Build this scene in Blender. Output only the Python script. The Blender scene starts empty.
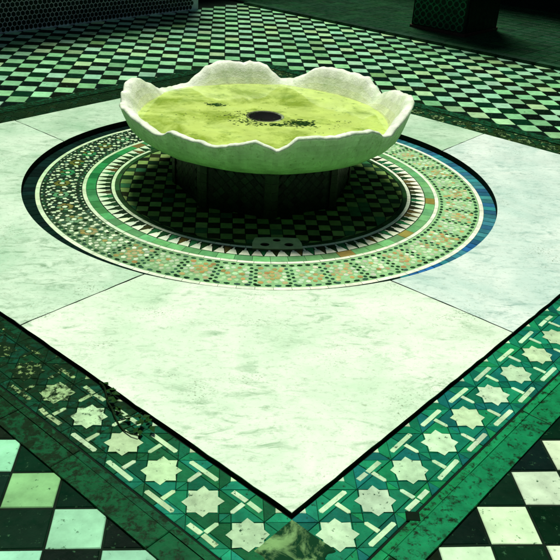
import bpy, bmesh, math, random
from mathutils import Vector, Matrix, noise
random.seed(7)
U = 0.12                      # one floor tile = 12 cm; everything below is laid out in tile units
S2 = math.sqrt(0.5)
sc = bpy.context.scene
COL = sc.collection
CAM = (-1.6390720531438143, -29.136796535177712, 11.223023684881225)
ZB = -0.12                    # level of the tiled border
ZF = -0.17                    # level of the chequered floor
ZM = -0.26                    # level of the round mosaic

def SP(a, b):                 # paving axes (turned 45 degrees to the chequers) -> x, y
    return ((a + b) * S2, (a - b) * S2)
def rnd(a, b): return random.uniform(a, b)
def jit(c, k):
    f = 1 + rnd(-k, k)
    return tuple(max(0.0, min(1.0, v * f * (1 + rnd(-k, k) * .35))) for v in c)
def mixc(a, b, t): return tuple(a[i] * (1 - t) + b[i] * t for i in range(3))
def dirty(c, d): return (*c[:3], max(0.0, min(1.0, d)))
def n3(x, y, z=0.0): return noise.noise(Vector((x, y, z)))

# ------------------------------------------------------------------ materials
def mat(name, col=None, attr=False, var=.25, vscale=9, rough=.4, rvar=.2, bump=.15, bscale=60,
        stain=None, sscale=6, slo=.5, shi=.65, stain2=None, s2scale=30, s2lo=.6, s2hi=.68, spec=.5, alpha=None, vein=None, dirt=False):
    m = bpy.data.materials.new(name); m.use_nodes = True
    nt = m.node_tree; N = nt.nodes; L = nt.links
    b = N['Principled BSDF']
    geo = N.new('ShaderNodeNewGeometry'); pos = geo.outputs['Position']
    def noi(scale, detail=6, rough_=.6, dist=0):
        n = N.new('ShaderNodeTexNoise'); n.inputs['Scale'].default_value = scale
        n.inputs['Detail'].default_value = detail; n.inputs['Roughness'].default_value = rough_
        n.inputs['Distortion'].default_value = dist
        L.new(pos, n.inputs['Vector']); return n.outputs['Fac']
    def ramp(src, lo, hi, a=0., c=1.):
        r = N.new('ShaderNodeMapRange'); r.inputs[1].default_value = lo; r.inputs[2].default_value = hi
        r.inputs[3].default_value = a; r.inputs[4].default_value = c
        L.new(src, r.inputs[0]); return r.outputs[0]
    def mix(fac, A, B, mode='MIX'):
        x = N.new('ShaderNodeMix'); x.data_type = 'RGBA'; x.blend_type = mode
        if isinstance(fac, float): x.inputs[0].default_value = fac
        else: L.new(fac, x.inputs[0])
        for k, v in ((6, A), (7, B)):
            if isinstance(v, tuple): x.inputs[k].default_value = (*v[:3], 1)
            else: L.new(v, x.inputs[k])
        return x.outputs[2]
    if attr:
        a = N.new('ShaderNodeAttribute'); a.attribute_name = 'Col'; c = a.outputs['Color']
    else:
        rgb = N.new('ShaderNodeRGB'); rgb.outputs[0].default_value = (*col, 1); c = rgb.outputs[0]
    v = ramp(noi(vscale), .25, .75, 1 - var, 1 + var)
    comb = N.new('ShaderNodeCombineColor'); [L.new(v, comb.inputs[i]) for i in range(3)]
    c = mix(1.0, c, comb.outputs[0], 'MULTIPLY')
    if dirt:
        ad = N.new('ShaderNodeMath'); ad.operation = 'MULTIPLY_ADD'; ad.inputs[1].default_value = .42
        L.new(a.outputs['Alpha'], ad.inputs[0]); L.new(noi(48, 8, .7, .3), ad.inputs[2])
        c = mix(ramp(ad.outputs[0], .66, .78), c, (.006, .022, .007))
    if stain: c = mix(ramp(noi(sscale, 8, .65, .4), slo, shi), c, stain)
    if vein:
        vcol, vs, amt = vein
        mp = N.new('ShaderNodeMapping'); mp.inputs['Scale'].default_value = (1.0, 1.9, 1)
        mp.inputs['Rotation'].default_value = (0, 0, .5); L.new(pos, mp.inputs['Vector'])
        n = N.new('ShaderNodeTexNoise'); n.inputs['Scale'].default_value = vs; n.inputs['Detail'].default_value = 10
        n.inputs['Roughness'].default_value = .7; n.inputs['Distortion'].default_value = 1.2
        L.new(mp.outputs[0], n.inputs['Vector'])
        c = mix(ramp(n.outputs['Fac'], .56, .76, 0., amt), c, vcol)
    if stain2: c = mix(ramp(noi(s2scale, 5, .7), s2lo, s2hi), c, stain2)
    L.new(c, b.inputs['Base Color'])
    L.new(ramp(noi(vscale * 2.3), .3, .7, max(.02, rough - rvar), min(1., rough + rvar)), b.inputs['Roughness'])
    b.inputs['Specular IOR Level'].default_value = spec
    if alpha is not None: b.inputs['Alpha'].default_value = alpha
    if bump:
        bp = N.new('ShaderNodeBump'); bp.inputs['Strength'].default_value = bump; bp.inputs['Distance'].default_value = .01
        L.new(noi(bscale, 8, .7), bp.inputs['Height']); L.new(bp.outputs[0], b.inputs['Normal'])
    return m

M = {}
def marble(name, base, cloud, streak, amt):
    m = bpy.data.materials.new(name); m.use_nodes = True
    nt = m.node_tree; N = nt.nodes; L = nt.links; b = N['Principled BSDF']
    pos = N.new('ShaderNodeNewGeometry').outputs['Position']
    def noi(scale, stretch=(1, 1, 1), rot=0., detail=8, rough=.62, dist=0.):
        mp = N.new('ShaderNodeMapping'); mp.inputs['Scale'].default_value = stretch; mp.inputs['Rotation'].default_value = (0, 0, rot)
        L.new(pos, mp.inputs['Vector'])
        n = N.new('ShaderNodeTexNoise'); n.inputs['Scale'].default_value = scale; n.inputs['Detail'].default_value = detail
        n.inputs['Roughness'].default_value = rough; n.inputs['Distortion'].default_value = dist
        L.new(mp.outputs[0], n.inputs['Vector']); return n.outputs['Fac']
    def mr(src, lo, hi, a=0., c=1.):
        r = N.new('ShaderNodeMapRange'); r.inputs[1].default_value = lo; r.inputs[2].default_value = hi
        r.inputs[3].default_value = a; r.inputs[4].default_value = c; L.new(src, r.inputs[0]); return r.outputs[0]
    def mul(a, c):
        x = N.new('ShaderNodeMath'); x.operation = 'MULTIPLY'; L.new(a, x.inputs[0]); L.new(c, x.inputs[1]); return x.outputs[0]
    def mix(f, A, B):
        x = N.new('ShaderNodeMix'); x.data_type = 'RGBA'; L.new(f, x.inputs[0])
        for k, v in ((6, A), (7, B)):
            if isinstance(v, tuple): x.inputs[k].default_value = (*v, 1)
            else: L.new(v, x.inputs[k])
        return x.outputs[2]
    c = mix(mr(noi(2.4, detail=9, rough=.66, dist=.6), .40, .70, 0, .85), base, cloud)
    zone = mr(noi(3.1, detail=4), .40, .62)
    c = mix(mul(zone, mr(noi(9, (1, 2.6, 1), -.35, 11, .74, .9), .50, .68, 0, amt)), c, streak)
    c = mix(mr(noi(26, (1, 1.7, 1), .4, 9, .75), .53, .72, 0, .62 * amt), c, tuple(v * .7 for v in streak))
    c = mix(mr(noi(75, detail=6, rough=.7), .57, .70, 0, .5 * amt), c, (.22, .30, .12))
    c = mix(mul(mr(noi(5, detail=5), .55, .66), mr(noi(120, detail=3), .56, .66, 0, .8)), c, (.10, .16, .06))
    L.new(c, b.inputs['Base Color'])
    L.new(mr(noi(7, detail=8), .35, .68, .28, .62), b.inputs['Roughness'])
    b.inputs['Specular IOR Level'].default_value = .22
    bp = N.new('ShaderNodeBump'); bp.inputs['Strength'].default_value = .3; bp.inputs['Distance'].default_value = .006
    L.new(noi(55, detail=10, rough=.75), bp.inputs['Height']); L.new(bp.outputs[0], b.inputs['Normal'])
    return m
M['slab_white'] = marble('white_marble', (.75, .89, .68), (.46, .71, .44), (.20, .40, .20), 1.0)
M['slab_green'] = marble('left_shaded_marble', (.62, .81, .59), (.32, .58, .35), (.12, .28, .13), 1.0)  # darker, greener marble: the left side's light falloff put into its colour
M['slab_grey'] = marble('greyish_marble', (.70, .83, .70), (.42, .64, .52), (.15, .34, .26), .95)
M['slab_far'] = marble('far_shaded_marble', (.54, .75, .52), (.28, .52, .30), (.09, .24, .11), 1.0)  # darkest marble copy, weaker light at the far side painted in
M['tile'] = mat('glazed_tile', attr=True, dirt=True, spec=.04, var=.32, vscale=30, rough=.34, rvar=.15, bump=.22, bscale=90,
                stain2=(.010, .05, .02), s2scale=62, s2lo=.61, s2hi=.68)
M['floor_tile'] = mat('worn_floor_tile', attr=True, dirt=True, spec=.035, var=.26, vscale=18, rough=.40, rvar=.15, bump=.10, bscale=70,
                stain2=(.03, .10, .04), s2scale=48, s2lo=.60, s2hi=.69)
M['mosaic'] = mat('mosaic_piece', attr=True, dirt=True, spec=.025, var=.25, vscale=30, rough=.4, rvar=.15, bump=.12, bscale=120)
M['grout'] = mat('dark_grout', (.006, .016, .008), spec=.05, var=.4, rough=.75, bump=.4)
M['pale_grout'] = mat('mosaic_grout', attr=True, spec=.1, var=.25, vscale=20, rough=.7, bump=.3, bscale=120)
M['dirt'] = mat('dirt_and_shade', (.004, .014, .006), spec=.05, var=.5, rough=.8, bump=.5)
M['mortar'] = mat('crumbling_mortar', (.16, .32, .11), var=.4, vscale=14, rough=.85, bump=.3, bscale=60, spec=.04,
                  stain=(.005, .040, .014), sscale=13, slo=.40, shi=.52)
M['bowl'] = mat('bowl_marble', attr=True, var=.16, vscale=16, rough=.5, rvar=.12, bump=.45, bscale=70, spec=.3,
                stain=(.62, .80, .46), sscale=9, slo=.5, shi=.75, stain2=(.42, .60, .26), s2scale=40, s2lo=.60, s2hi=.78)
M['bowl_outer'] = mat('mossy_bowl_side', attr=True, var=.22, vscale=18, rough=.6, rvar=.12, bump=.6, bscale=60, spec=.2,
                stain=(.13, .36, .07), sscale=18, slo=.52, shi=.84, stain2=(.10, .22, .03), s2scale=60, s2lo=.57, s2hi=.76)
M['hole'] = mat('pipe_dark', (.004, .006, .003), var=.2, rough=.8, bump=0)
M['water'] = mat('murky_water', (.72, .95, .22), var=.22, vscale=7, rough=.05, rvar=.03, bump=.012, bscale=14,
                 stain=(.24, .40, .015), sscale=4.2, slo=.47, shi=.62, stain2=(.12, .26, .012), s2scale=22, s2lo=.58, s2hi=.72, alpha=.66)
M['algae'] = mat('dead_leaf', (.010, .045, .004), spec=.04, var=.4, rough=.6, bump=.3)
M['ped'] = mat('pedestal_tile', attr=True, spec=.15, var=.3, vscale=20, rough=.4, bump=.2)
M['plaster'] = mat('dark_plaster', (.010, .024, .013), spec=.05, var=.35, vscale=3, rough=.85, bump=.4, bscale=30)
M['gallery'] = mat('gallery_tile', attr=True, spec=.12, var=.3, vscale=10, rough=.45, bump=.2)
M['stem'] = mat('plant_stem', (.008, .022, .006), spec=.04, var=.3, rough=.7, bump=.2)
M['leaf'] = mat('plant_leaf', (.012, .05, .008), spec=.04, var=.4, vscale=30, rough=.5, bump=.2)
M['ground'] = mat('bare_earth', (.05, .08, .045), var=.3, vscale=2, rough=.9, bump=.3)
M['brown'] = mat('red_brown_edge', (.06, .028, .012), var=.3, rough=.6, bump=.2)

# ------------------------------------------------------------------ mesh helper
class MB:
    """collects faces in tile units, links them as one mesh object in metres"""
    def __init__(s): s.v = []; s.f = []; s.c = []; s.mi = []
    def face(s, pts, col=(.5, .5, .5), mi=0):
        k = len(s.v); s.v += [tuple(p) for p in pts]; s.f.append(tuple(range(k, k + len(pts)))); s.c.append(col); s.mi.append(mi)
    def prism(s, poly, z0, z1, col=(.5, .5, .5), mi=0, ch=0.0, side=None, smi=None):
        """poly counter-clockwise, top chamfered by ch"""
        n = len(poly); side = side or col; smi = mi if smi is None else smi
        cx = sum(p[0] for p in poly) / n; cy = sum(p[1] for p in poly) / n
        if ch:
            top = []
            for x, y in poly:
                d = math.hypot(x - cx, y - cy) or 1; k = max(0, 1 - ch / d)
                top.append((cx + (x - cx) * k, cy + (y - cy) * k))
        else: top = poly
        zc = z1 - ch * .6
        s.face([(x, y, z1) for x, y in top], col, mi)
        for i in range(n):
            j = (i + 1) % n
            if ch: s.face([(*poly[i], zc), (*poly[j], zc), (*top[j], z1), (*top[i], z1)], col, mi)
            s.face([(*poly[i], z0), (*poly[j], z0), (*poly[j], zc), (*poly[i], zc)], side, smi)
    def build(s, name, mats, parent=None, smooth=False, merge=False):
        me = bpy.data.meshes.new(name)
        me.from_pydata([(x * U, y * U, z * U) for x, y, z in s.v], [], s.f)
        ca = me.color_attributes.new('Col', 'FLOAT_COLOR', 'CORNER')
        for p in me.polygons:
            p.material_index = s.mi[p.index]; p.use_smooth = smooth
            for li in p.loop_indices: ca.data[li].color = (*s.c[p.index][:3], s.c[p.index][3] if len(s.c[p.index]) > 3 else 0.0)
        for m_ in (mats if isinstance(mats, (list, tuple)) else [mats]): me.materials.append(m_)
        if merge:
            bm = bmesh.new(); bm.from_mesh(me); bmesh.ops.remove_doubles(bm, verts=bm.verts, dist=1e-5); bm.to_mesh(me); bm.free()
        o = bpy.data.objects.new(name, me); COL.objects.link(o)
        if parent:
            o.parent = parent; o.matrix_parent_inverse = Matrix.Translation(-parent.location)
        return o
def tag(o, label=None, cat=None, group=None, kind=None):
    for k, v in (('label', label), ('category', cat), ('group', group), ('kind', kind)):
        if v: o[k] = v
    if label and not kind: o['kind'] = 'thing'
    return o
def empty(name, loc, label, cat, group=None):
    o = bpy.data.objects.new(name, None); COL.objects.link(o); o.location = tuple(c * U for c in loc)
    o.empty_display_size = .1
    return tag(o, label, cat, group, 'thing')
def box(mb, x0, x1, y0, y1, z0, z1, col=(.5, .5, .5), mi=0, f=None):
    f = f or (lambda a, b: (a, b))
    P = [f(x0, y0), f(x1, y0), f(x1, y1), f(x0, y1)]
    A = sum(P[i][0] * P[(i + 1) % 4][1] - P[(i + 1) % 4][0] * P[i][1] for i in range(4))
    if A < 0: P.reverse()
    mb.prism(P, z0, z1, col, mi)
    mb.face([(*p, z0) for p in reversed(P)], col, mi)
def ccw(P):
    A = sum(P[i][0] * P[(i + 1) % len(P)][1] - P[(i + 1) % len(P)][0] * P[i][1] for i in range(len(P)))
    return P if A > 0 else list(reversed(P))
def disc(mb, r, z, col, n=128, r0=0.0, mi=0):
    for i in range(n):
        a, b = 2 * math.pi * i / n, 2 * math.pi * (i + 1) / n
        if r0: mb.face([(r0 * math.cos(a), r0 * math.sin(a), z), (r * math.cos(a), r * math.sin(a), z), (r * math.cos(b), r * math.sin(b), z), (r0 * math.cos(b), r0 * math.sin(b), z)], col, mi)
        else: mb.face([(0, 0, z), (r * math.cos(a), r * math.sin(a), z), (r * math.cos(b), r * math.sin(b), z)], col, mi)

# slab outline in paving axes
A0, A1, B0, B1 = -12.93, 12.60, -12.45, 12.72
BW = 2.50                                    # width of the tiled border
# ------------------------------------------------------------------ ground
g = MB(); g.face([(-900, -900, -.9), (900, -900, -.9), (900, 900, -.9), (-900, 900, -.9)])
tag(g.build('ground', M['ground']), kind='structure')

# ------------------------------------------------------------------ chequered floor
fl = MB()
E_A, E_B = 30.0, -30.0                        # courtyard edges (gallery side, wall side)
def toab(x, y): return ((x + y) * S2, (x - y) * S2)
KD = (CAM[2] - ZF) / CAM[2]
def gp(i, j):
    k = j
    v = 11.39 + (.985 if k > 0 else 1.013) * k
    t = max(0, min(1, (10 - v) / 22))
    u = -.58 + (.99 + .055 * t) * (i - 11)
    return (CAM[0] + (u - CAM[0]) * KD, CAM[1] + (v - CAM[1]) * KD)
WH = [(.26, .58, .29), (.22, .53, .24), (.30, .60, .35), (.34, .60, .28), (.18, .46, .21), (.25, .55, .32)]
WN = [(.50, .72, .44), (.36, .72, .50), (.54, .70, .46)]
WM = [(.26, .70, .34), (.34, .74, .52), (.28, .66, .40)]
DK = [(.002, .016, .006), (.002, .012, .007), (.004, .012, .004), (.001, .020, .007), (.002, .010, .005)]
for i in range(-44, 66):
    for j in range(-56, 40):
        q = [gp(i, j - 1), gp(i + 1, j - 1), gp(i + 1, j), gp(i, j)]
        cx = sum(p[0] for p in q) / 4; cy = sum(p[1] for p in q) / 4
        a, b = toab(cx, cy)
        if a > E_A + .6 or b < E_B - .6 or a < -60 or b > 60: continue
        if A0 - BW + 1.0 < a < A1 + BW - 1.0 and B0 - BW + 1.0 < b < B1 + BW - 1.0: continue
        g_ = .018
        q = [(cx + (p[0] - cx) * (1 - g_ * 2) + rnd(-.012, .012), cy + (p[1] - cy) * (1 - g_ * 2) + rnd(-.012, .012)) for p in q]
        w = (i + j) % 2 == 0
        c = random.choice((WN if cx > 0 else WM) if j < -18 else WH) if w else random.choice(DK)
        c = jit(c, .16 if w else .4)
        if w and random.random() < .04: c = mixc(c, (.16, .26, .05), .5)
        dz = [rnd(-.006, .006) for _ in range(4)]
        ch = .022
        top = [(cx + (p[0] - cx) * (1 - ch * 2), cy + (p[1] - cy) * (1 - ch * 2), ZF + dz[k]) for k, p in enumerate(q)]
        fl.face(top, c)
        for k in range(4):
            l = (k + 1) % 4
            fl.face([(*q[k], ZF - .02), (*q[l], ZF - .02), top[l], top[k]], c)
for i in range(64):
    a0_, a1_ = 2 * math.pi * i / 64, 2 * math.pi * (i + 1) / 64
    fl.face([(r_ * math.cos(a_), r_ * math.sin(a_), ZF - .015) for r_, a_ in ((10.2, a0_), (85, a0_), (85, a1_), (10.2, a1_))], (.004, .02, .008), 1)
tag(fl.build('courtyard_floor', [M['floor_tile'], M['grout']]), kind='structure')

# ------------------------------------------------------------------ four white marble slabs with the round cut-out
RC = 9.27
def slab(poly, label, m):
    bm = bmesh.new()
    P = []
    n = len(poly)
    for i in range(n):                        # straight edges get a few slightly uneven points
        (x0, y0), (x1, y1) = poly[i], poly[(i + 1) % n]
        L = math.hypot(x1 - x0, y1 - y0); k = max(1, int(L / .33))
        for t in range(k):
            f = t / k; e = .012 if t else 0
            P.append((x0 + (x1 - x0) * f + rnd(-e, e), y0 + (y1 - y0) * f + rnd(-e, e)))
    P = ccw([SP(*p) for p in P])
    top = [bm.verts.new((x * U, y * U, 0)) for x, y in P]
    bot = [bm.verts.new((x * U, y * U, -.42 * U)) for x, y in P]
    ft = bm.faces.new(top); bm.faces.new(list(reversed(bot)))
    for i in range(len(P)):
        j = (i + 1) % len(P)
        f = bm.faces.new((bot[i], bot[j], top[j], top[i])); f.material_index = 1  # near-black sides: their shade painted in together with dirt
    bmesh.ops.bevel(bm, geom=list(ft.edges), offset=.018 * U, segments=2, profile=.5, affect='EDGES', material=0)
    me = bpy.data.meshes.new('marble_slab'); bm.to_mesh(me); bm.free()
    me.materials.append(m); me.materials.append(M['dirt'])
    o = bpy.data.objects.new('marble_slab', me); COL.objects.link(o)
    tag(o, label, 'marble slab', 'marble slabs around the round mosaic', 'thing')
JA, JB, gp_ = -3.45, 3.15, .022
def arc(p0, p1, n=40):
    a0 = math.atan2(p0[1], p0[0]); a1 = math.atan2(p1[1], p1[0]); d = (a1 - a0 + math.pi) % (2 * math.pi) - math.pi
    if abs(d) < .9: pass
    return [(RC * math.cos(a0 + d * i / n), RC * math.sin(a0 + d * i / n)) for i in range(n + 1)]
def hitA(a, sgn): return (a, sgn * math.sqrt(RC * RC - a * a))
def hitB(b, sgn): return (sgn * math.sqrt(RC * RC - b * b), b)
def arc_via(p0, p1, ccw_):
    a0 = math.atan2(p0[1], p0[0]); a1 = math.atan2(p1[1], p1[0])
    d = (a1 - a0) % (2 * math.pi) if ccw_ else -((a0 - a1) % (2 * math.pi))
    n = max(6, int(abs(d) * 32))
    return [(RC * math.cos(a0 + d * i / n), RC * math.sin(a0 + d * i / n)) for i in range(n + 1)]
slab([(JA - gp_, B1), (A0, B1), (A0, JB + gp_)] + arc_via(hitB(JB + gp_, -1), hitA(JA - gp_, 1), False),
     'large white marble slab ending in the pointed corner nearest the viewer', M['slab_white'])
slab([(JA + gp_, B1)] + arc_via(hitA(JA + gp_, 1), hitB(JB + gp_, 1), False) + [(A1, JB + gp_), (A1, B1)],
     'white marble slab along the right side of the mosaic beside the blue band', M['slab_grey'])
slab([(A0, JB - gp_)] + arc_via(hitB(JB - gp_, -1), hitA(JA - gp_, -1), True) + [(JA - gp_, B0), (A0, B0)],
     'marble slab with painted shade along the left side of the mosaic by the dark band', M['slab_green'])
slab([(JA + gp_, B0)] + arc_via(hitA(JA + gp_, -1), hitB(JB - gp_, 1), True) + [(A1, JB - gp_), (A1, B0)],
     'marble slab at the far side, mostly hidden behind the fountain bowl', M['slab_far'])

# ------------------------------------------------------------------ tiled border, one run per side
def poly_star(cx, cy, R, r, k=8, rot=0):
    return [(cx + (R if i % 2 == 0 else r) * math.cos(rot + math.pi * i / k), cy + (R if i % 2 == 0 else r) * math.sin(rot + math.pi * i / k)) for i in range(2 * k)]
def border(f, s0, s1, star0, pitch, n0, n1, pal, dark_fn, label, near, sdark=None):
    """f(s, w): along the side and outward; s0..s1 at the slab edge, mitred by w at both ends"""
    sdark = sdark or dark_fn
    t = empty('tile_border', (*f((s0 + s1) / 2, BW / 2), ZB), label, 'tile border', 'tiled borders around the marble square')
    bed = MB()
    bed.prism(ccw([f(s0, 0), f(s1, 0), f(s1 + BW, BW), f(s0 - BW, BW)]), ZB - .3, ZB - .025)
    bed.build('grout_bed', M['grout'], t)
    # green pieces: cells cut along star lines, each piece its own glaze
    W = 1.70
    gm = MB()
    for k in range(n0, n1):
        c0 = star0 + pitch * k
        bm = bmesh.new()
        h = pitch / 2
        vs = [bm.verts.new(p) for p in ((-h, .04, 0), (h, .04, 0), (h, W, 0), (-h, W, 0))]
        bm.faces.new(vs)
        wc = .94; R = .42; d = .46
        for (px, py, nx, ny) in ((d, wc, 1, 1), (d, wc, 1, -1), (-d, wc, -1, 1), (-d, wc, -1, -1),
                                 (0, wc, 1, 0), (0, wc - .47, 0, 1), (0, wc + .47, 0, 1)):
            bmesh.ops.bisect_plane(bm, geom=list(bm.verts) + list(bm.edges) + list(bm.faces), plane_co=(px, py, 0), plane_no=(nx, ny, 0), dist=1e-5)
        for fc in bm.faces:
            P = [(v.co.x, v.co.y) for v in fc.verts]
            m_ = (sum(p[0] for p in P) / len(P), sum(p[1] for p in P) / len(P))
            if len(P) < 3 or fc.calc_area() < .004: continue
            lo = s0 - m_[1]; hi = s1 + m_[1]
            if not lo + .1 < c0 + m_[0] < hi - .1: continue
            P = [(m_[0] + (p[0] - m_[0]) * .965, m_[1] + (p[1] - m_[1]) * .965) for p in P]
            P = [f(c0 + p[0], p[1]) for p in P]
            P = ccw(P)
            c = jit(random.choice(pal), .22)
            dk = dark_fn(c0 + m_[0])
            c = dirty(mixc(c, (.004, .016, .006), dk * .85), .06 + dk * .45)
            gm.prism(P, ZB - .04, ZB + rnd(-.006, .004), c, ch=.014)
        bm.free()
    gm.build('green_tiles', M['tile'], t)
    wm = MB()
    def white(P, dk, zz=.02):
        zz = .010
        c = jit((.44, .66, .39), .15)
        c = dirty(mixc(c, (.26, .44, .12), min(1, dk * 1.1)), dk)
        wm.prism(ccw([f(*p) for p in P]), ZB - .03, ZB + zz, c, ch=.012)
    for k in range(n0, n1):
        c0 = star0 + pitch * k
        if s0 - .6 < c0 < s1 + .6:
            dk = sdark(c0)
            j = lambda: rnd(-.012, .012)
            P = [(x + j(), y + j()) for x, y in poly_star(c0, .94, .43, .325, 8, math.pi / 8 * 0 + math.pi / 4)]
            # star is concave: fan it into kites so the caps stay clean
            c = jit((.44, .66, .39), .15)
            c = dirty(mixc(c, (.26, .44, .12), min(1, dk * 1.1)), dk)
            wp = [f(*p) for p in P]; ctr = f(c0, .94)
            zt = ZB + .010
            nn = len(wp)
            A = sum(wp[i][0] * wp[(i + 1) % nn][1] - wp[(i + 1) % nn][0] * wp[i][1] for i in range(nn))
            if A < 0: wp.reverse()
            for i in range(nn):
                q = (i + 1) % nn
                wm.face([(*ctr, zt), (*wp[i], zt), (*wp[q], zt)], c)
                wm.face([(*wp[i], ZB - .03), (*wp[q], ZB - .03), (*wp[q], zt), (*wp[i], zt)], mixc(c, (.02, .06, .02), .5))
            white([(c0 - .09, .05), (c0 + .09, .05), (c0, .15)], dk)
        m0 = c0 + pitch / 2
        if s0 + .1 < m0 < s1 - .1:
            dk = sdark(m0)
            tl = rnd(-.03, .03)
            b_ = .058
            sp = rnd(.0, 1) < .3
            def bar(w):
                if sp:
                    g1 = rnd(-.1, .1)
                    white([(m0 - .39, w - b_), (m0 + g1 - .02, w - b_ + tl), (m0 + g1 - .02, w + b_ + tl), (m0 - .39, w + b_)], dk)
                    white([(m0 + g1 + .02, w - b_ + tl), (m0 + .39, w - b_), (m0 + .39, w + b_), (m0 + g1 + .02, w + b_ + tl)], dk)
                else:
                    white([(m0 - .39, w - b_), (m0 + .39, w - b_ + tl), (m0 + .42, w + tl), (m0 + .39, w + b_ + tl), (m0 - .39, w + b_), (m0 - .42, w)], dk)
            bar(.33); white([(m0 - b_, .33 + b_ + .025), (m0 + b_, .33 + b_ + .025), (m0 + b_ * .9, .74), (m0, .78), (m0 - b_ * .9, .74)], dk)
            m1 = m0
            bar(1.55); white([(m1 - b_, 1.55 - b_ - .025), (m1 + b_, 1.55 - b_ - .025), (m1 + b_ * .9, 1.16), (m1, 1.12), (m1 - b_ * .9, 1.16)], dk)
    if near:                                  # one missing piece filled with dark dirt
        pass
    wm.build('star_inlay', M['tile'], t)
    st = MB()
    s = s0 - BW
    while s < s1 + BW:
        L = rnd(1.6, 3.2); e = min(s + L, s1 + BW)
        for (w0, w1) in ((1.76, 1.93), (1.94, BW)):
            a, b2 = s + .006, e - .006
            lo, hi = s0 - (w0 + w1) / 2, s1 + (w0 + w1) / 2
            if b2 < lo or a > hi: continue
            a = max(a, lo); b2 = min(b2, hi)
            c = jit(pal[-1], .2); dk = dark_fn((a + b2) / 2); c = dirty(mixc(c, (.005, .03, .01), dk * .6), .36 + dk * .25)
            st.prism(ccw([f(a, w0), f(b2, w0), f(b2, w1), f(a, w1)]), ZB - .1, ZB + rnd(.0, .02), c, ch=.02)
        s = e
    st.build('edging_strip', M['tile'], t)
    return t
PR = [tuple(v * 1.35 for v in c_) for c_ in [(.003, .105, .062), (.004, .125, .058), (.004, .095, .075), (.006, .150, .070), (.003, .080, .050), (.004, .11, .05), (.005, .15, .050)]]  # teal lean puts the sky's reflection into the glaze colours
PL = [tuple(v * 1.2 for v in c_) for c_ in [(.005, .14, .06), (.006, .17, .075), (.008, .21, .11), (.004, .11, .05), (.008, .13, .045), (.009, .16, .06), (.005, .085, .028)]]
PF = [(.02, .10, .03), (.03, .09, .02), (.05, .10, .02), (.015, .12, .04), (.010, .10, .03), (.012, .13, .05), (.012, .12, .05)]
tR = border(lambda s, w: SP(s, B1 + w), A0, A1, -11.40, 1.258, -1, 19, PR, lambda s: max(0, min(.3, (s + 1) * .1)),
       'bright teal border with white stars and T shapes right of the marble corner', True)
tL = border(lambda s, w: SP(A0 - w, s), B0, B1, 11.18 - 1.25 * 19, 1.25, 0, 21, PL, lambda s: max(0, min(.93, (11.6 - s) / 4.6)),  # real dirt plus a corner darkening painted in towards the left end
       'dirty green border, shade painted in towards its left end, with mottled stars left of the marble corner, twig on it', True, lambda s: max(.12, min(.80, (9.0 - s) / 5.2)))
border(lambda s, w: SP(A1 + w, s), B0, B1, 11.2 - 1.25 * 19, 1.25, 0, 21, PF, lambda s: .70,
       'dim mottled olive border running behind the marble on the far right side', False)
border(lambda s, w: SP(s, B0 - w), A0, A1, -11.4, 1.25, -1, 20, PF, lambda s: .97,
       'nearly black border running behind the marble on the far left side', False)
# crumbled mortar filling the near corner of the border
mo = MB()
NA, NB = 26, 26
def mz(x, y): return ZB + .026 + .010 * n3(x * 2.2, y * 2.2, 3) + .006 * n3(x * 7, y * 7, 1)
for i in range(NA):
    for j in range(NB):
        def pt(i, j):
            fi = i / NA; fj = j / NB
            a = A0 - .03 - fi * (1.15 + .34 * n3(fj * 3, 2) + .05 * n3(fj * 9, 6)); b = B1 + .03 + fj * (1.15 + .34 * n3(fi * 3, 9) + .05 * n3(fi * 9, 3))
            x, y = SP(a, b); e = 0 if 0 < i < NA and 0 < j < NB else -.05
            return (x, y, mz(x, y) + e)
        mo.face([pt(i, j), pt(i, j + 1), pt(i + 1, j + 1), pt(i + 1, j)])
tag(mo.build('mortar_patch', M['mortar'], smooth=True, merge=True), 'crumbling olive mortar patch just below the point of the marble corner', 'mortar')

# ------------------------------------------------------------------ round mosaic
mz_t = empty('round_mosaic', (0, 0, ZM), 'round sunken mosaic floor of concentric tile rings under the fountain', 'mosaic')
def sect_shade(th):                            # darkens pieces on the left: shade and lost gloss painted in
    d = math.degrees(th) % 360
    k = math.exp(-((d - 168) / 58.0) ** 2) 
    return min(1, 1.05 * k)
bd = MB()
disc(bd, RC + .3, ZM - .02, (.01, .03, .012), 160)
bd.build('grout_bed', M['grout'], mz_t)
band = MB()
n = 150
for i in range(n):
    a0 = 2 * math.pi * i / n + .0015; a1 = 2 * math.pi * (i + 1) / n - .0015
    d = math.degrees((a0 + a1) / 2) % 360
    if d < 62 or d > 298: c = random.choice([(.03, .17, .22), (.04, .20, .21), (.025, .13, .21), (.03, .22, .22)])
    else: c = random.choice([(.003, .016, .010), (.004, .020, .014), (.003, .012, .009)])  # rest of the band near black: its shade put into the tile colour
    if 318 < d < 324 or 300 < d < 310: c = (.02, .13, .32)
    c = jit(c, .25)
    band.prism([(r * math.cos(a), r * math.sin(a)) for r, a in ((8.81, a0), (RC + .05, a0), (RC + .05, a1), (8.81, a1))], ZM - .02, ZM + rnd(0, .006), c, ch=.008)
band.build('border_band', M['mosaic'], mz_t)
def ring(name, r0, r1, n, cf, z=.004, gap=.012):
    m = MB()
    for i in range(n):
        a0 = 2 * math.pi * i / n; a1 = 2 * math.pi * (i + 1) / n
        g0 = gap / r0 / 2
        c = cf((a0 + a1) / 2)
        if c is None: continue
        am = (a0 + a1) / 2
        m.prism([(r * math.cos(a), r * math.sin(a)) for r, a in ((r0, a0 + g0), (r1, a0 + g0), (r1, am), (r1, a1 - g0), (r0, a1 - g0), (r0, am))], ZM - .02, ZM + z + rnd(-.003, .004), c, ch=.006)
    m.build(name, M['mosaic'], mz_t)
whc = lambda th: jit(mixc((.72, .82, .60), (.50, .72, .40), sect_shade(th)), .10)
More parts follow.
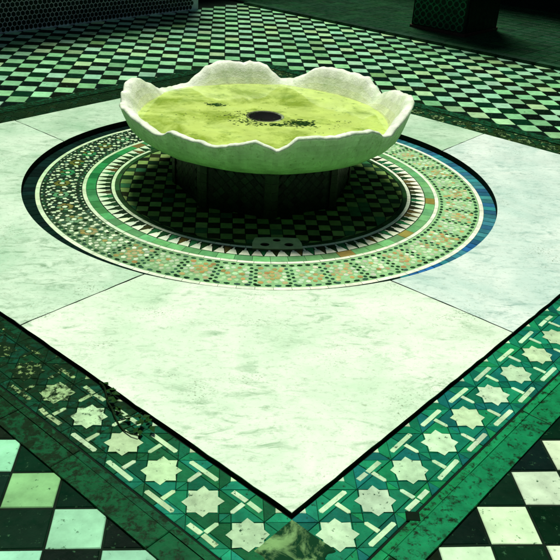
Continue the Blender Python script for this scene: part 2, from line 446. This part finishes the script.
ring('white_ring', 8.64, 8.80, 96, whc)
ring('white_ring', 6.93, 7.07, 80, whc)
ring('green_ring', 6.56, 6.92, 72, lambda th: jit(mixc((.16, .42, .16), (.02, .20, .05), sect_shade(th)) if random.random() > .08 else (.25, .20, .05), .3))
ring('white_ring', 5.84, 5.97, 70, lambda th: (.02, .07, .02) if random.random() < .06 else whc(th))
ring('green_ring', 5.66, 5.83, 60, lambda th: jit((.02, .07, .02), .4))
# toothed ring
tm = MB(); n = 96
for i in range(n):
    a = 2 * math.pi * i / n; d = 2 * math.pi / n
    P = lambda r, t: (r * math.cos(a + d * t), r * math.sin(a + d * t))
    q = sect_shade(a)
    c = jit(mixc((.74, .82, .60), (.52, .74, .44), q), .12)
    e = rnd(-.03, .03)
    tm.prism([P(6.02, -.06 + e), P(6.2, -.10), P(6.2, -.2), P(6.53, -.44), P(6.53, .44), P(6.2, .2), P(6.2, .10), P(6.02, .06 + e)][::-1][::-1], ZM - .02, ZM + .004, c)
    c = random.choice([(.01, .05, .015), (.012, .04, .012), (.02, .16, .05), (.03, .035, .012), (.01, .03, .012), (.09, .08, .02)])
    tm.prism([P(6.0, .12), P(6.2, .26), P(6.5, .48), P(6.5, .52), P(6.2, .74), P(6.0, .88)][::-1], ZM - .02, ZM + rnd(0, .006), jit(c, .3))
tm.build('toothed_ring', M['mosaic'], mz_t)
# mosaic field: 42 rosette panels divided by columns of dark pieces
mf = MB(); gb = MB(); NS = 42
for i in range(168):
    a0, a1 = 2 * math.pi * i / 168, 2 * math.pi * (i + 1) / 168
    q = sect_shade(a0)
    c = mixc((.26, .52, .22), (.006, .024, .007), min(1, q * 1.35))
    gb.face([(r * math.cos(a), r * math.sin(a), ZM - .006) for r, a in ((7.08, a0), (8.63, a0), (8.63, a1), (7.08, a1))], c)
gb.build('field_grout', M['pale_grout'], mz_t)
def blob(r, a, rr, ra, c, k=6, rot=0.):
    P = []
    for i in range(k):
        t = 2 * math.pi * i / k + rot
        e = rnd(.86, 1.1)
        R = r + rr * math.cos(t) * e; A = a + ra * math.sin(t) * e / r
        P.append((R * math.cos(A), R * math.sin(A)))
    mf.prism(ccw(P), ZM - .02, ZM + rnd(-.001, .007), c, ch=.012)
for s in range(NS):
    a0 = 2 * math.pi * s / NS; D = 2 * math.pi / NS
    q = sect_shade(a0 + D / 2)
    odd = s % 2
    dark = lambda: jit(random.choice([(.012, .05, .02), (.02, .07, .03), (.008, .03, .012), (.03, .09, .05)]), .4)
    pink = lambda: jit(mixc(random.choice([(.40, .34, .12), (.46, .42, .20), (.42, .29, .10), (.46, .46, .22)]), (.10, .13, .02), q), .2)
    lite = lambda: jit(mixc(random.choice([(.42, .62, .34), (.50, .66, .42), (.36, .56, .30), (.55, .64, .44)]), (.03, .22, .07), q), .2)
    wht = lambda: jit(mixc((.66, .74, .54), (.50, .72, .40), q), .12)
    for k in range(4):
        t = (k + .5) / 4
        blob(8.52, a0 + D * t, .075, .115, dark()); blob(7.20, a0 + D * t, .07, .10, dark())
        if q > .35:
            for rr_ in (8.40, 7.33, 8.56, 7.14): blob(rr_, a0 + D * (t + .125), .05, .055, wht() if random.random() < .7 else lite(), 4)
    for k in range(5):                        # divider, two staggered columns
        r = 7.42 + .235 * k
        dv = (lambda: wht() if q > .35 and k % 2 else dark())
        blob(r, a0 - .075 / r, .07, .07, dv(), 4 if q > .35 else 6); blob(r + .11, a0 + .075 / r, .07, .07, dv(), 4 if q > .35 else 6)
    am = a0 + D / 2; rm = 7.86
    main = pink if odd else lite
    other = lite if odd else pink
    blob(rm, am, .10, .10, wht() if q > .3 else main(), 8)
    for k in range(8):
        t = 2 * math.pi * k / 8
        blob(rm + .225 * math.cos(t), am + .225 * math.sin(t) / rm, .098, .098, main() if k % 2 else other() if random.random() < .4 else main(), 6, t)
    for k in range(12):
        t = 2 * math.pi * (k + .5) / 12
        R = .43
        blob(rm + R * math.cos(t), am + R * .95 * math.sin(t) / rm, .10, .092, (wht() if (q > .25 and k % 2) else (dark() if q > .4 else (lite() if random.random() < .75 else pink()))), 5, t)
    for sx in (-1, 1):
        for sy in (-1, 1):
            blob(rm + sx * .47, am + sy * .36 / rm, .10, .11, wht() if q > .3 else main(), 4 if q > .3 else 6, .5)
mf.build('mosaic_field', M['mosaic'], mz_t)
# chequered centre, straight small tiles clipped by the ring
cc = MB(); ts = .44
for i in range(-14, 14):
    for j in range(-14, 14):
        x0, y0 = i * ts + .1, j * ts
        P = [(x0 + .012, y0 + .012), (x0 + ts - .012, y0 + .012), (x0 + ts - .012, y0 + ts - .012), (x0 + .012, y0 + ts - .012)]
        if min(math.hypot(*p) for p in P) > 5.62 or max(math.hypot(*p) for p in P) < 2.9: continue
        Q = []
        for p in P:
            h = math.hypot(*p); k = min(1, 5.63 / h); Q.append((p[0] * k, p[1] * k))
        c = jit((.17, .30, .075), .25) if (i + j) % 2 == 0 else jit(random.choice([(.008, .03, .01), (.01, .02, .008), (.015, .05, .02), (.02, .03, .01)]), .3)
        if random.random() < .07: c = (.03, .14, .05)
        cc.prism(Q, ZM - .02, ZM + rnd(-.004, .005), c, ch=.012)
cc.build('chequered_centre', M['mosaic'], mz_t)

# ------------------------------------------------------------------ drain cover in the mosaic
dc = MB()
def dpt(u, v): return (.28 + u, -5.66 + v)
outl = [(-.86, -.40), (-.3, -.44), (.3, -.43), (.86, -.36), (.84, .1), (.74, .44), (.2, .47), (-.3, .47), (-.74, .42), (-.84, .05)]
holes = [(-.42, -.10, .16), (.40, -.08, .16), (.0, .25, .14)]
bm = bmesh.new()
zt = ZM + .055
ov = [bm.verts.new((*dpt(*p), zt)) for p in outl]
ed = [bm.edges.new((ov[i], ov[(i + 1) % len(ov)])) for i in range(len(ov))]
hv = []
for hx, hy, hr in holes:
    vs = [bm.verts.new((*dpt(hx + hr * math.cos(t * math.pi / 8), hy + hr * .8 * math.sin(t * math.pi / 8)), zt)) for t in range(16)]
    ed += [bm.edges.new((vs[i], vs[(i + 1) % 16])) for i in range(16)]; hv.append(vs)
bmesh.ops.triangle_fill(bm, edges=ed, use_beauty=True)
for fc in bm.faces:
    if fc.normal.z < 0: fc.normal_flip()
    dc.face([tuple(v.co) for v in fc.verts], (.46, .60, .30))
bm.free()
for loop in [outl] + [[(hx + hr * math.cos(t * math.pi / 8), hy + hr * .8 * math.sin(t * math.pi / 8)) for t in range(16)] for hx, hy, hr in holes]:
    for i in range(len(loop)):
        p, q = dpt(*loop[i]), dpt(*loop[(i + 1) % len(loop)])
        dc.face([(*p, ZM - .03), (*q, ZM - .03), (*q, zt), (*p, zt)], (.2, .28, .12))
for hx, hy, hr in holes:
    dc.face([(*dpt(hx + hr * 1.1 * math.cos(t * math.pi / 8), hy + hr * .9 * math.sin(t * math.pi / 8)), ZM + .014) for t in range(16)], (.003, .004, .003))
tag(dc.build('drain_cover', M['mosaic']), 'small pale stone drain cover with three round holes in front of the pedestal', 'drain cover')

# ------------------------------------------------------------------ fountain
fo = empty('fountain', (0, 0, ZM), 'low scalloped white marble fountain bowl of yellow-green water on a tiled pedestal', 'fountain')
RIM = [(-180, 2.86), (-175, 2.98), (-168, 3.10), (-157, 3.24), (-150, 3.15), (-142, 3.07), (-137, 2.95), (-132, 3.0), (-128, 3.17), (-124.5, 3.15), (-118, 3.08), (-110, 2.99),
       (-103, 3.15), (-96, 3.33), (-92, 3.17), (-88.7, 3.02), (-85.4, 3.19), (-82, 3.45), (-76, 3.50), (-69, 3.44), (-62, 3.52), (-53.5, 3.46),
       (-49, 3.34), (-45, 3.13), (-40, 3.05), (-36, 3.28), (-30, 3.46), (-24, 3.62), (-15, 3.68), (-4, 3.62), (4, 3.46), (10, 3.40), (15, 3.36), (20.4, 3.15), (25, 2.90),
       (30.4, 3.16), (35, 3.40), (39, 3.38), (43, 3.42), (47, 3.38), (51.8, 3.43), (56, 3.38), (59.7, 3.40), (64.6, 3.24), (69, 2.95), (74, 2.74), (80, 2.66), (83.6, 2.90), (87, 3.20),
       (91, 3.31), (95, 3.35), (98, 3.25), (101, 3.34), (105, 3.38), (110, 3.34), (116, 3.18), (121, 2.86), (126, 2.58), (134, 2.53), (143, 2.56), (152, 3.00), (158, 3.29), (164, 3.37), (169, 3.36),
       (173, 3.12), (176, 3.18), (178, 3.02), (180, 2.86)]
def rimz(d):
    d = (d + 180) % 360 - 180
    for (a, z0), (b, z1) in zip(RIM, RIM[1:]):
        if a <= d <= b:
            t = (d - a) / (b - a); t = t * t * (3 - 2 * t) * .6 + t * .4
            return z0 + (z1 - z0) * t
    return 3.
NA = 360
WZ = 2.50
GREEN = (.28, .62, .20); WHITE = (.86, .95, .74); INNER = (.84, .95, .68)
rows = []                                     # each row: list of (x, y, z), colour
def addrow(fr, fz, col): rows.append(([(fr(i), fz(i), 2 * math.pi * i / NA) for i in range(NA)], col))
RZ = [rimz(i * 360 / NA) + .032 * n3(i * .35, 2) + .022 * n3(i * .9, 9) + .04 * n3(i * .17, 5) for i in range(NA)]
RO = [5.53 + .13 * (z - 3) + .03 * n3(i * .05, 4) for i, z in enumerate(RZ)]
TH = [.34 + .07 * n3(i * .12, 7) for i in range(NA)]
hole = .60
addrow(lambda i: .3, lambda i: 1.60, GREEN)
addrow(lambda i: 3.2, lambda i: 1.62, GREEN)
addrow(lambda i: 3.9, lambda i: 1.68, GREEN)
for R_, Z_, C_ in ((4.4, 1.80, (.14, .42, .09)), (4.8, 1.97, (.18, .48, .12)), (5.08, 2.18, (.22, .54, .15))):
    addrow(lambda i, R_=R_: R_ + .03 * n3(i * .08, R_), lambda i, Z_=Z_: Z_ + .015 * n3(i * .15, R_, 3), C_)
for t in (.12, .28, .44, .6, .76, .9):
    addrow(lambda i, t=t: 5.08 + (RO[i] - 5.08) * (t ** .62) + .012 * n3(i * .2, t * 3), lambda i, t=t: 2.18 + (RZ[i] - 2.18) * t, mixc(mixc((.22, .54, .15), GREEN, min(1, t * 2)), WHITE, .36 * t * t))
addrow(lambda i: RO[i], lambda i: RZ[i] - .06, mixc(GREEN, WHITE, .75))
addrow(lambda i: RO[i] - .05, lambda i: RZ[i], WHITE)
addrow(lambda i: RO[i] - TH[i] * .6, lambda i: RZ[i] - .01 + .014 * n3(i * .3, 12), WHITE)
addrow(lambda i: RO[i] - TH[i], lambda i: RZ[i] - .07, WHITE)
for t in (.25, .5, .75, 1.):
    # hollow of each petal: inner wall slopes from rim down to the water line
    addrow(lambda i, t=t: (RO[i] - TH[i]) + (4.66 - RO[i] + TH[i]) * (t ** 1.05) + .012 * n3(i * .2, t * 5, 2), lambda i, t=t: RZ[i] - .05 + (2.33 - RZ[i] + .05) * (t ** .85), mixc(INNER, (.62, .74, .22), max(0, t - .3) * 1.3))
for R_, Z_ in ((3.8, 2.24), (2.4, 2.20), (1.2, 2.18), (.78, 2.20)):
    addrow(lambda i, R_=R_: R_, lambda i, Z_=Z_: Z_, (.62, .70, .20))
addrow(lambda i: .74, lambda i: WZ + .005, (.10, .13, .04))
addrow(lambda i: .66, lambda i: WZ + .008, (.06, .08, .02))
addrow(lambda i: .63, lambda i: WZ - .02, (.02, .02, .01))
addrow(lambda i: .62, lambda i: 1.75, (.004, .004, .003))
addrow(lambda i: .02, lambda i: 1.72, (.004, .004, .003))
bw = MB()
for k in range(len(rows) - 1):
    A, ca = rows[k]; B, cb = rows[k + 1]
    for i in range(NA):
        j = (i + 1) % NA
        P = [(r * math.cos(t), r * math.sin(t), z) for r, z, t in (A[i], A[j], B[j], B[i])]
        nn = n3(P[0][0] * 1.5, P[0][1] * 1.5, P[0][2] * 2) + .9 * n3(P[0][0] * 5, P[0][1] * 5, P[0][2] * 1.2)
        c = mixc(ca, cb, .5)
        c = tuple(v * (1 + .18 * nn) for v in c)
        bw.face(P, c, 1 if k >= len(rows) - 3 else (2 if k < 12 else 0))
bo = bw.build('bowl', [M['bowl'], M['hole'], M['bowl_outer']], fo, smooth=True, merge=True)
wt = MB()
NR = 24
for k in range(NR):
    r0 = .70 + (5.02 - .70) * k / NR; r1 = .70 + (5.02 - .70) * (k + 1) / NR
    for i in range(120):
        a, b = 2 * math.pi * i / 120, 2 * math.pi * (i + 1) / 120
        wt.face([(r0 * math.cos(a), r0 * math.sin(a), WZ), (r1 * math.cos(a), r1 * math.sin(a), WZ), (r1 * math.cos(b), r1 * math.sin(b), WZ), (r0 * math.cos(b), r0 * math.sin(b), WZ)])
wt.build('water', M['water'], fo, smooth=True, merge=True)
# octagonal pedestal
pd = MB(); RP = 3.55; OFF = math.radians(-87.5)
oc = [(RP * math.cos(OFF + k * math.pi / 4), RP * math.sin(OFF + k * math.pi / 4)) for k in range(8)]
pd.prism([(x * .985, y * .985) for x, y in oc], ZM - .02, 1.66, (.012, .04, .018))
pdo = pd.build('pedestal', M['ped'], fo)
for k in range(8):
    p, q = Vector(oc[k]), Vector(oc[(k + 1) % 8])
    e = (q - p).normalized(); nrm = Vector((e.y, -e.x))
    L = (q - p).length
    pm = MB()
    w0, w1, z0, z1 = .32, L - .32, ZM + .18, 1.5
    sz = .36
    for a in range(-2, 20):
        for b in range(-2, 20):
            cx = w0 + (a - b) * sz / 2 + 1.2; cz = z0 + (a + b) * sz / 2 - 1.2
            if not (w0 + .1 < cx < w1 - .1 and z0 + .1 < cz < z1 - .1): continue
            h = sz / 2 - .016
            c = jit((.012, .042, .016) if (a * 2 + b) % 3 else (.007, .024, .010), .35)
            P = []
            for du, dz in ((-h, 0), (0, -h), (h, 0), (0, h)):
                w_ = p + e * (cx + du) + nrm * .012
                P.append((w_.x, w_.y, cz + dz))
            pm.face(P, c)
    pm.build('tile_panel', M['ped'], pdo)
    tr = MB()
    pe = (Vector(oc[k - 1]) - p).normalized()
    nm = p.normalized()
    a_, b_ = p + e * .27, p + pe * .27
    pol = ccw([tuple(b_ + nm * .05), tuple(p + nm * .055), tuple(a_ + nm * .05), tuple(p - nm * .3)])
    zz = ZM
    while zz < 1.6:
        z2 = min(zz + .34, 1.62)
        tr.prism(pol, zz + .01, z2, jit((.020, .055, .018), .25)); zz = z2
    tr.build('corner_trim', M['ped'], pdo)
# dead leaves and algae crumbs floating on the water
random.seed(21)
fd = MB()
def flake(x, y, s):
    a = rnd(0, 6.28); k = 5
    fd.face([(x + s * rnd(.6, 1.2) * math.cos(a + 6.283 * i / k), y + s * .55 * rnd(.5, 1.2) * math.sin(a + 6.283 * i / k), WZ + .006 + rnd(0, .006)) for i in range(k)])
for (cx, cy, sx, sy, n_, s_) in ((1.35, -.75, .55, .35, 150, .075), (.5, -1.05, .8, .16, 80, .06), (-.7, -.7, .7, .45, 110, .045), (-1.1, .1, .6, .5, 70, .04), (-1.9, 1.35, .4, .2, 90, .055), (2.6, -1.1, .9, .5, 16, .03), (-2.4, -.4, 1.2, .7, 20, .03), (0, 1.2, 2.2, 1., 14, .025), (2.9, -.4, .4, .12, 10, .035)):
    for _ in range(n_): flake(random.gauss(cx, sx * .55), random.gauss(cy, sy * .55), s_ * rnd(.5, 1.5))
tag(fd.build('floating_debris', M['algae']), 'dark crumbs of dead leaf and algae floating on the yellow-green water', 'debris', kind='stuff')

# ------------------------------------------------------------------ fallen sprig on the left border
tw = empty('twig', (-4.0, -14.9, ZB), 'dead leafy twig lying across the star border left of the marble', 'twig')
def tube(mb, pts, r0, r1, k=6):
    rings = []
    for i, p in enumerate(pts):
        p = Vector(p); d = (Vector(pts[min(i + 1, len(pts) - 1)]) - Vector(pts[max(i - 1, 0)])).normalized()
        s = d.cross(Vector((0, 0, 1))).normalized(); t = s.cross(d)
        r = r0 + (r1 - r0) * i / (len(pts) - 1)
        rings.append([tuple(p + (s * math.cos(6.2832 * j / k) + t * math.sin(6.2832 * j / k)) * r) for j in range(k)])
    for a, b in zip(rings, rings[1:]):
        for j in range(k): mb.face([a[j], a[(j + 1) % k], b[(j + 1) % k], b[j]])
main = [(-4.48, -13.85), (-4.40, -13.97), (-4.33, -14.09), (-4.27, -14.3), (-4.23, -14.47), (-4.17, -14.66), (-4.07, -14.85), (-3.98, -15.1), (-3.88, -15.31), (-3.71, -15.59), (-3.54, -15.75), (-3.38, -15.82)]
sm = MB()
tube(sm, [(x, y, ZB + .07 + .03 * math.sin(i * 1.3)) for i, (x, y) in enumerate(main)], .028, .014)
subs = [[(-3.88, -15.31), (-3.7, -15.28), (-3.52, -15.22), (-3.36, -15.12)], [(-3.71, -15.59), (-3.5, -15.5), (-3.28, -15.42), (-3.13, -15.5)], [(-4.07, -14.85), (-3.96, -14.82), (-3.82, -14.98)], [(-4.23, -14.47), (-4.1, -14.36), (-4.05, -14.2)], [(-4.4, -13.97), (-4.25, -13.9)]]
for sb in subs: tube(sm, [(x, y, ZB + .09 + .03 * i) for i, (x, y) in enumerate(sb)], .014, .007)
sm.build('stem', M['stem'], tw)
random.seed(4)
def leafm(x, y, a, L):
    lf = MB(); w = L * .3; z = ZB + rnd(.07, .16); tz = rnd(-.03, .05)
    c, s = math.cos(a), math.sin(a)
    F = lambda u, v, h: (x + u * c - v * s, y + u * s + v * c, z + h)
    lf.face([F(0, 0, 0), F(L * .4, -w, .02), F(L * .45, 0, 0), ]); lf.face([F(L * .4, -w, .02), F(L, 0, tz), F(L * .45, 0, 0)])
    lf.face([F(0, 0, 0), F(L * .45, 0, 0), F(L * .4, w, .025)]); lf.face([F(L * .45, 0, 0), F(L, 0, tz), F(L * .4, w, .025)])
    lf.build('leaf', M['leaf'], tw)
for x, y in [(-3.64, -15.35), (-3.52, -15.27), (-3.4, -15.13), (-3.25, -15.34), (-3.13, -15.55), (-3.3, -15.5), (-3.93, -14.84), (-3.74, -15.1), (-4.15, -14.3), (-3.46, -15.4), (-3.58, -15.2), (-3.2, -15.42), (-3.36, -15.2), (-4.05, -14.25), (-4.25, -14.0), (-3.85, -15.0), (-4.3, -14.15), (-3.35, -15.62), (-3.48, -15.7), (-4.2, -14.5), (-4.12, -14.7)]:
    leafm(x, y, rnd(0, 6.28), rnd(.14, .26))
# one lost tile of the right border, filled with dark dirt
lt = MB()
cxy = SP(-11.22, B1 + 1.72)
lt.prism([(cxy[0] - .15, cxy[1] - .12), (cxy[0] + .14, cxy[1] - .15), (cxy[0] + .16, cxy[1] + .11), (cxy[0] - .12, cxy[1] + .14)], ZB - .03, ZB + .021, ch=.03)
lt.build('dirt_patch', M['dirt'], tR)

# ------------------------------------------------------------------ gallery, pillar, walls at the back
kb = MB()
b = -30.0
while b < 46:
    L = rnd(2.2, 3.4)
    box(kb, 30.05, 30.75, b, min(b + L - .04, 46), ZF - .6, ZF + .22, jit((.012, .05, .022), .3), f=SP); b += L
tag(kb.build('kerb', M['gallery']), 'low dark stone kerb between the chequered courtyard and the gallery', 'kerb')
gf = MB()
for i in range(22):
    for j in range(66):
        a = 30.8 + i * 1.2; b = -34 + j * 1.2
        P = ccw([SP(a + .02, b + .02), SP(a + 1.18, b + .02), SP(a + 1.18, b + 1.18), SP(a + .02, b + 1.18)])
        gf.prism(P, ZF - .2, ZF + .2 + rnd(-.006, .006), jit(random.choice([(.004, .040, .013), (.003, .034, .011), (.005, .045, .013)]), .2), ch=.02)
gf.face([(*SP(30.6, -36), ZF + .15), (*SP(30.6, 46), ZF + .15), (*SP(58, 46), ZF + .15), (*SP(58, -36), ZF + .15)][::1], (.004, .02, .008))
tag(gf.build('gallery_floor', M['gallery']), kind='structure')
def ringhex(mb, F, cx, cz, ro, ri, c, k=8, off=.0):
    for i in range(k):
        a, b = 6.28318 * (i + .5) / k, 6.28318 * (i + 1.5) / k
        mb.face([F(cx + ri * math.cos(a), cz + ri * math.sin(a)), F(cx + ro * math.cos(a), cz + ro * math.sin(a)), F(cx + ro * math.cos(b), cz + ro * math.sin(b)), F(cx + ri * math.cos(b), cz + ri * math.sin(b))], c)
pl = empty('pillar', (*SP(36.2, -12.3), ZF), 'square gallery pillar with a green lattice tile panel at its foot', 'pillar')
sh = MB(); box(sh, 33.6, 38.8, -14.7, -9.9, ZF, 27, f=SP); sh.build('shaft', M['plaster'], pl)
bs = MB(); box(bs, 33.5, 38.9, -14.8, -9.8, ZF + .2, ZF + .42, f=SP); bs.build('base_moulding', M['brown'], pl)
pn = MB()
def FL(b, z): x, y = SP(33.57, b); return (x, y, z)
pn.face([FL(-14.6, .3), FL(-10.0, .3), FL(-10.0, 6.5), FL(-14.6, 6.5)][::-1], (.006, .03, .014))
def FL2(b, z): x, y = SP(33.54, b); return (x, y, z)
for i in range(8):
    for j in range(10):
        ringhex(pn, FL2, -14.3 + i * .56 + .02, .62 + j * .56, .30, .215, jit((.02, .17, .07), .25))
pn.build('tile_panel', M['gallery'], pl)
pn = MB()
def FR(a, z): x, y = SP(a, -9.86); return (x, y, z)
pn.face([FR(33.8, .3), FR(38.6, .3), FR(38.6, 6.5), FR(33.8, 6.5)], (.006, .02, .010))
pn.build('tile_panel', M['gallery'], pl)
gw = MB(); box(gw, 52, 53, -36, 46, ZF - .5, 40, f=SP)
tag(gw.build('gallery_wall', M['plaster']), 'tall dark plaster wall at the back of the gallery behind the pillar', 'wall')
cw = empty('courtyard_wall', (*SP(8, -30.6), ZF), 'dark courtyard wall at upper left, its pale hexagon dado made up after a film-mesh mark', 'wall')
wl = MB(); box(wl, -45, 25, -31.4, -30.4, ZF - .5, 26, f=SP); wl.build('wall', M['plaster'], cw)
dd = MB()  # made-up dado: its hexagon mesh stands for a film-texture mark
def FD(a, z): x, y = SP(a, -30.36); return (x, y, z)
dd.face([FD(-33.9, ZF), FD(24.9, ZF), FD(24.9, 7), FD(-33.9, 7)], (.78, .84, .78))
dd.build('mesh_mark_bed', M['gallery'], cw)
dh = MB()
def FD2(a, z): x, y = SP(a, -30.33); return (x, y, z)
hx = .36
for j in range(20):
    for i in range(int(58 / (hx * 1.0))):
        cx = -33.6 + i * hx + (hx / 2 if j % 2 else 0); cz = ZF + .25 + j * hx * .87
        if cx > 24.7: continue
        dh.face([FD2(cx + .175 * math.sin(6.28318 * k / 6), cz + .175 * math.cos(6.28318 * k / 6)) for k in range(6)], jit((.012, .022, .014), .5))
dh.build('mesh_mark_hexagons', M['gallery'], cw)
ew = MB(); box(ew, -46, -45, -31, 46, ZF - .5, 40, f=SP)  # unseen courtyard wall added to cut the low sky fill
tag(ew.build('unseen_side_wall', M['plaster']), 'plain dark courtyard wall behind the viewer on the left, unseen, added to block low sky light', 'wall')
ew = MB(); box(ew, -45, 52, 45, 46, ZF - .5, 40, f=SP)  # second unseen wall, also added to deepen the shadow below the bowl
tag(ew.build('unseen_side_wall', M['plaster']), 'plain dark courtyard wall behind the viewer on the right, unseen, added to block low sky light', 'wall')
gw2 = MB(); box(gw2, 25, 58, -38, -37, ZF - .5, 30, f=SP)
tag(gw2.build('gallery_end_wall', M['plaster']), 'dark wall closing the gallery beyond the courtyard corner', 'wall')

# ------------------------------------------------------------------ light
SUN_EL, SUN_AZ = math.radians(74), math.radians(-10)      # azimuth from +Y (far side), negative = left
sun = bpy.data.lights.new('sun', 'SUN'); sun.energy = 4.0; sun.angle = math.radians(12); sun.color = (1, .97, .90)
so = bpy.data.objects.new('sun', sun); COL.objects.link(so)
dirv = Vector((math.sin(SUN_AZ) * math.cos(SUN_EL), math.cos(SUN_AZ) * math.cos(SUN_EL), math.sin(SUN_EL)))
so.rotation_euler = dirv.to_track_quat('Z', 'Y').to_euler()
w = bpy.data.worlds.new('World'); sc.world = w; w.use_nodes = True
nt = w.node_tree
sky = nt.nodes.new('ShaderNodeTexSky'); sky.sky_type = 'NISHITA'; sky.sun_disc = False
sky.sun_elevation = SUN_EL; sky.sun_rotation = SUN_AZ
bg = nt.nodes['Background']; bg.inputs['Strength'].default_value = .05
nt.links.new(sky.outputs[0], bg.inputs['Color'])
sc.view_settings.view_transform = 'Standard'; sc.view_settings.look = 'None'
sc.view_settings.exposure = .04; sc.view_settings.gamma = 1; sc.view_settings.use_curve_mapping = False

# ------------------------------------------------------------------ camera
cd = bpy.data.cameras.new('camera'); co = bpy.data.objects.new('camera', cd); COL.objects.link(co)
r = Vector((0.9968025510163475, -0.060127111199804344, 0.052625134546794156))
u = Vector((-0.017247021762298795, 0.4811752027758832, 0.8764547703526512))
fw = Vector((0.07802060322525464, 0.8745599777787422, -0.4785996560174415))
mw = Matrix((r, u, -fw)).transposed().to_4x4(); mw.translation = Vector(CAM) * U
co.matrix_world = mw
cd.sensor_fit = 'HORIZONTAL'; cd.sensor_width = 36; cd.lens = 36 * 1.372170568612898
cd.clip_start = .02; cd.clip_end = 1000
sc.camera = co
sc.render.resolution_x = sc.render.resolution_y = 1024
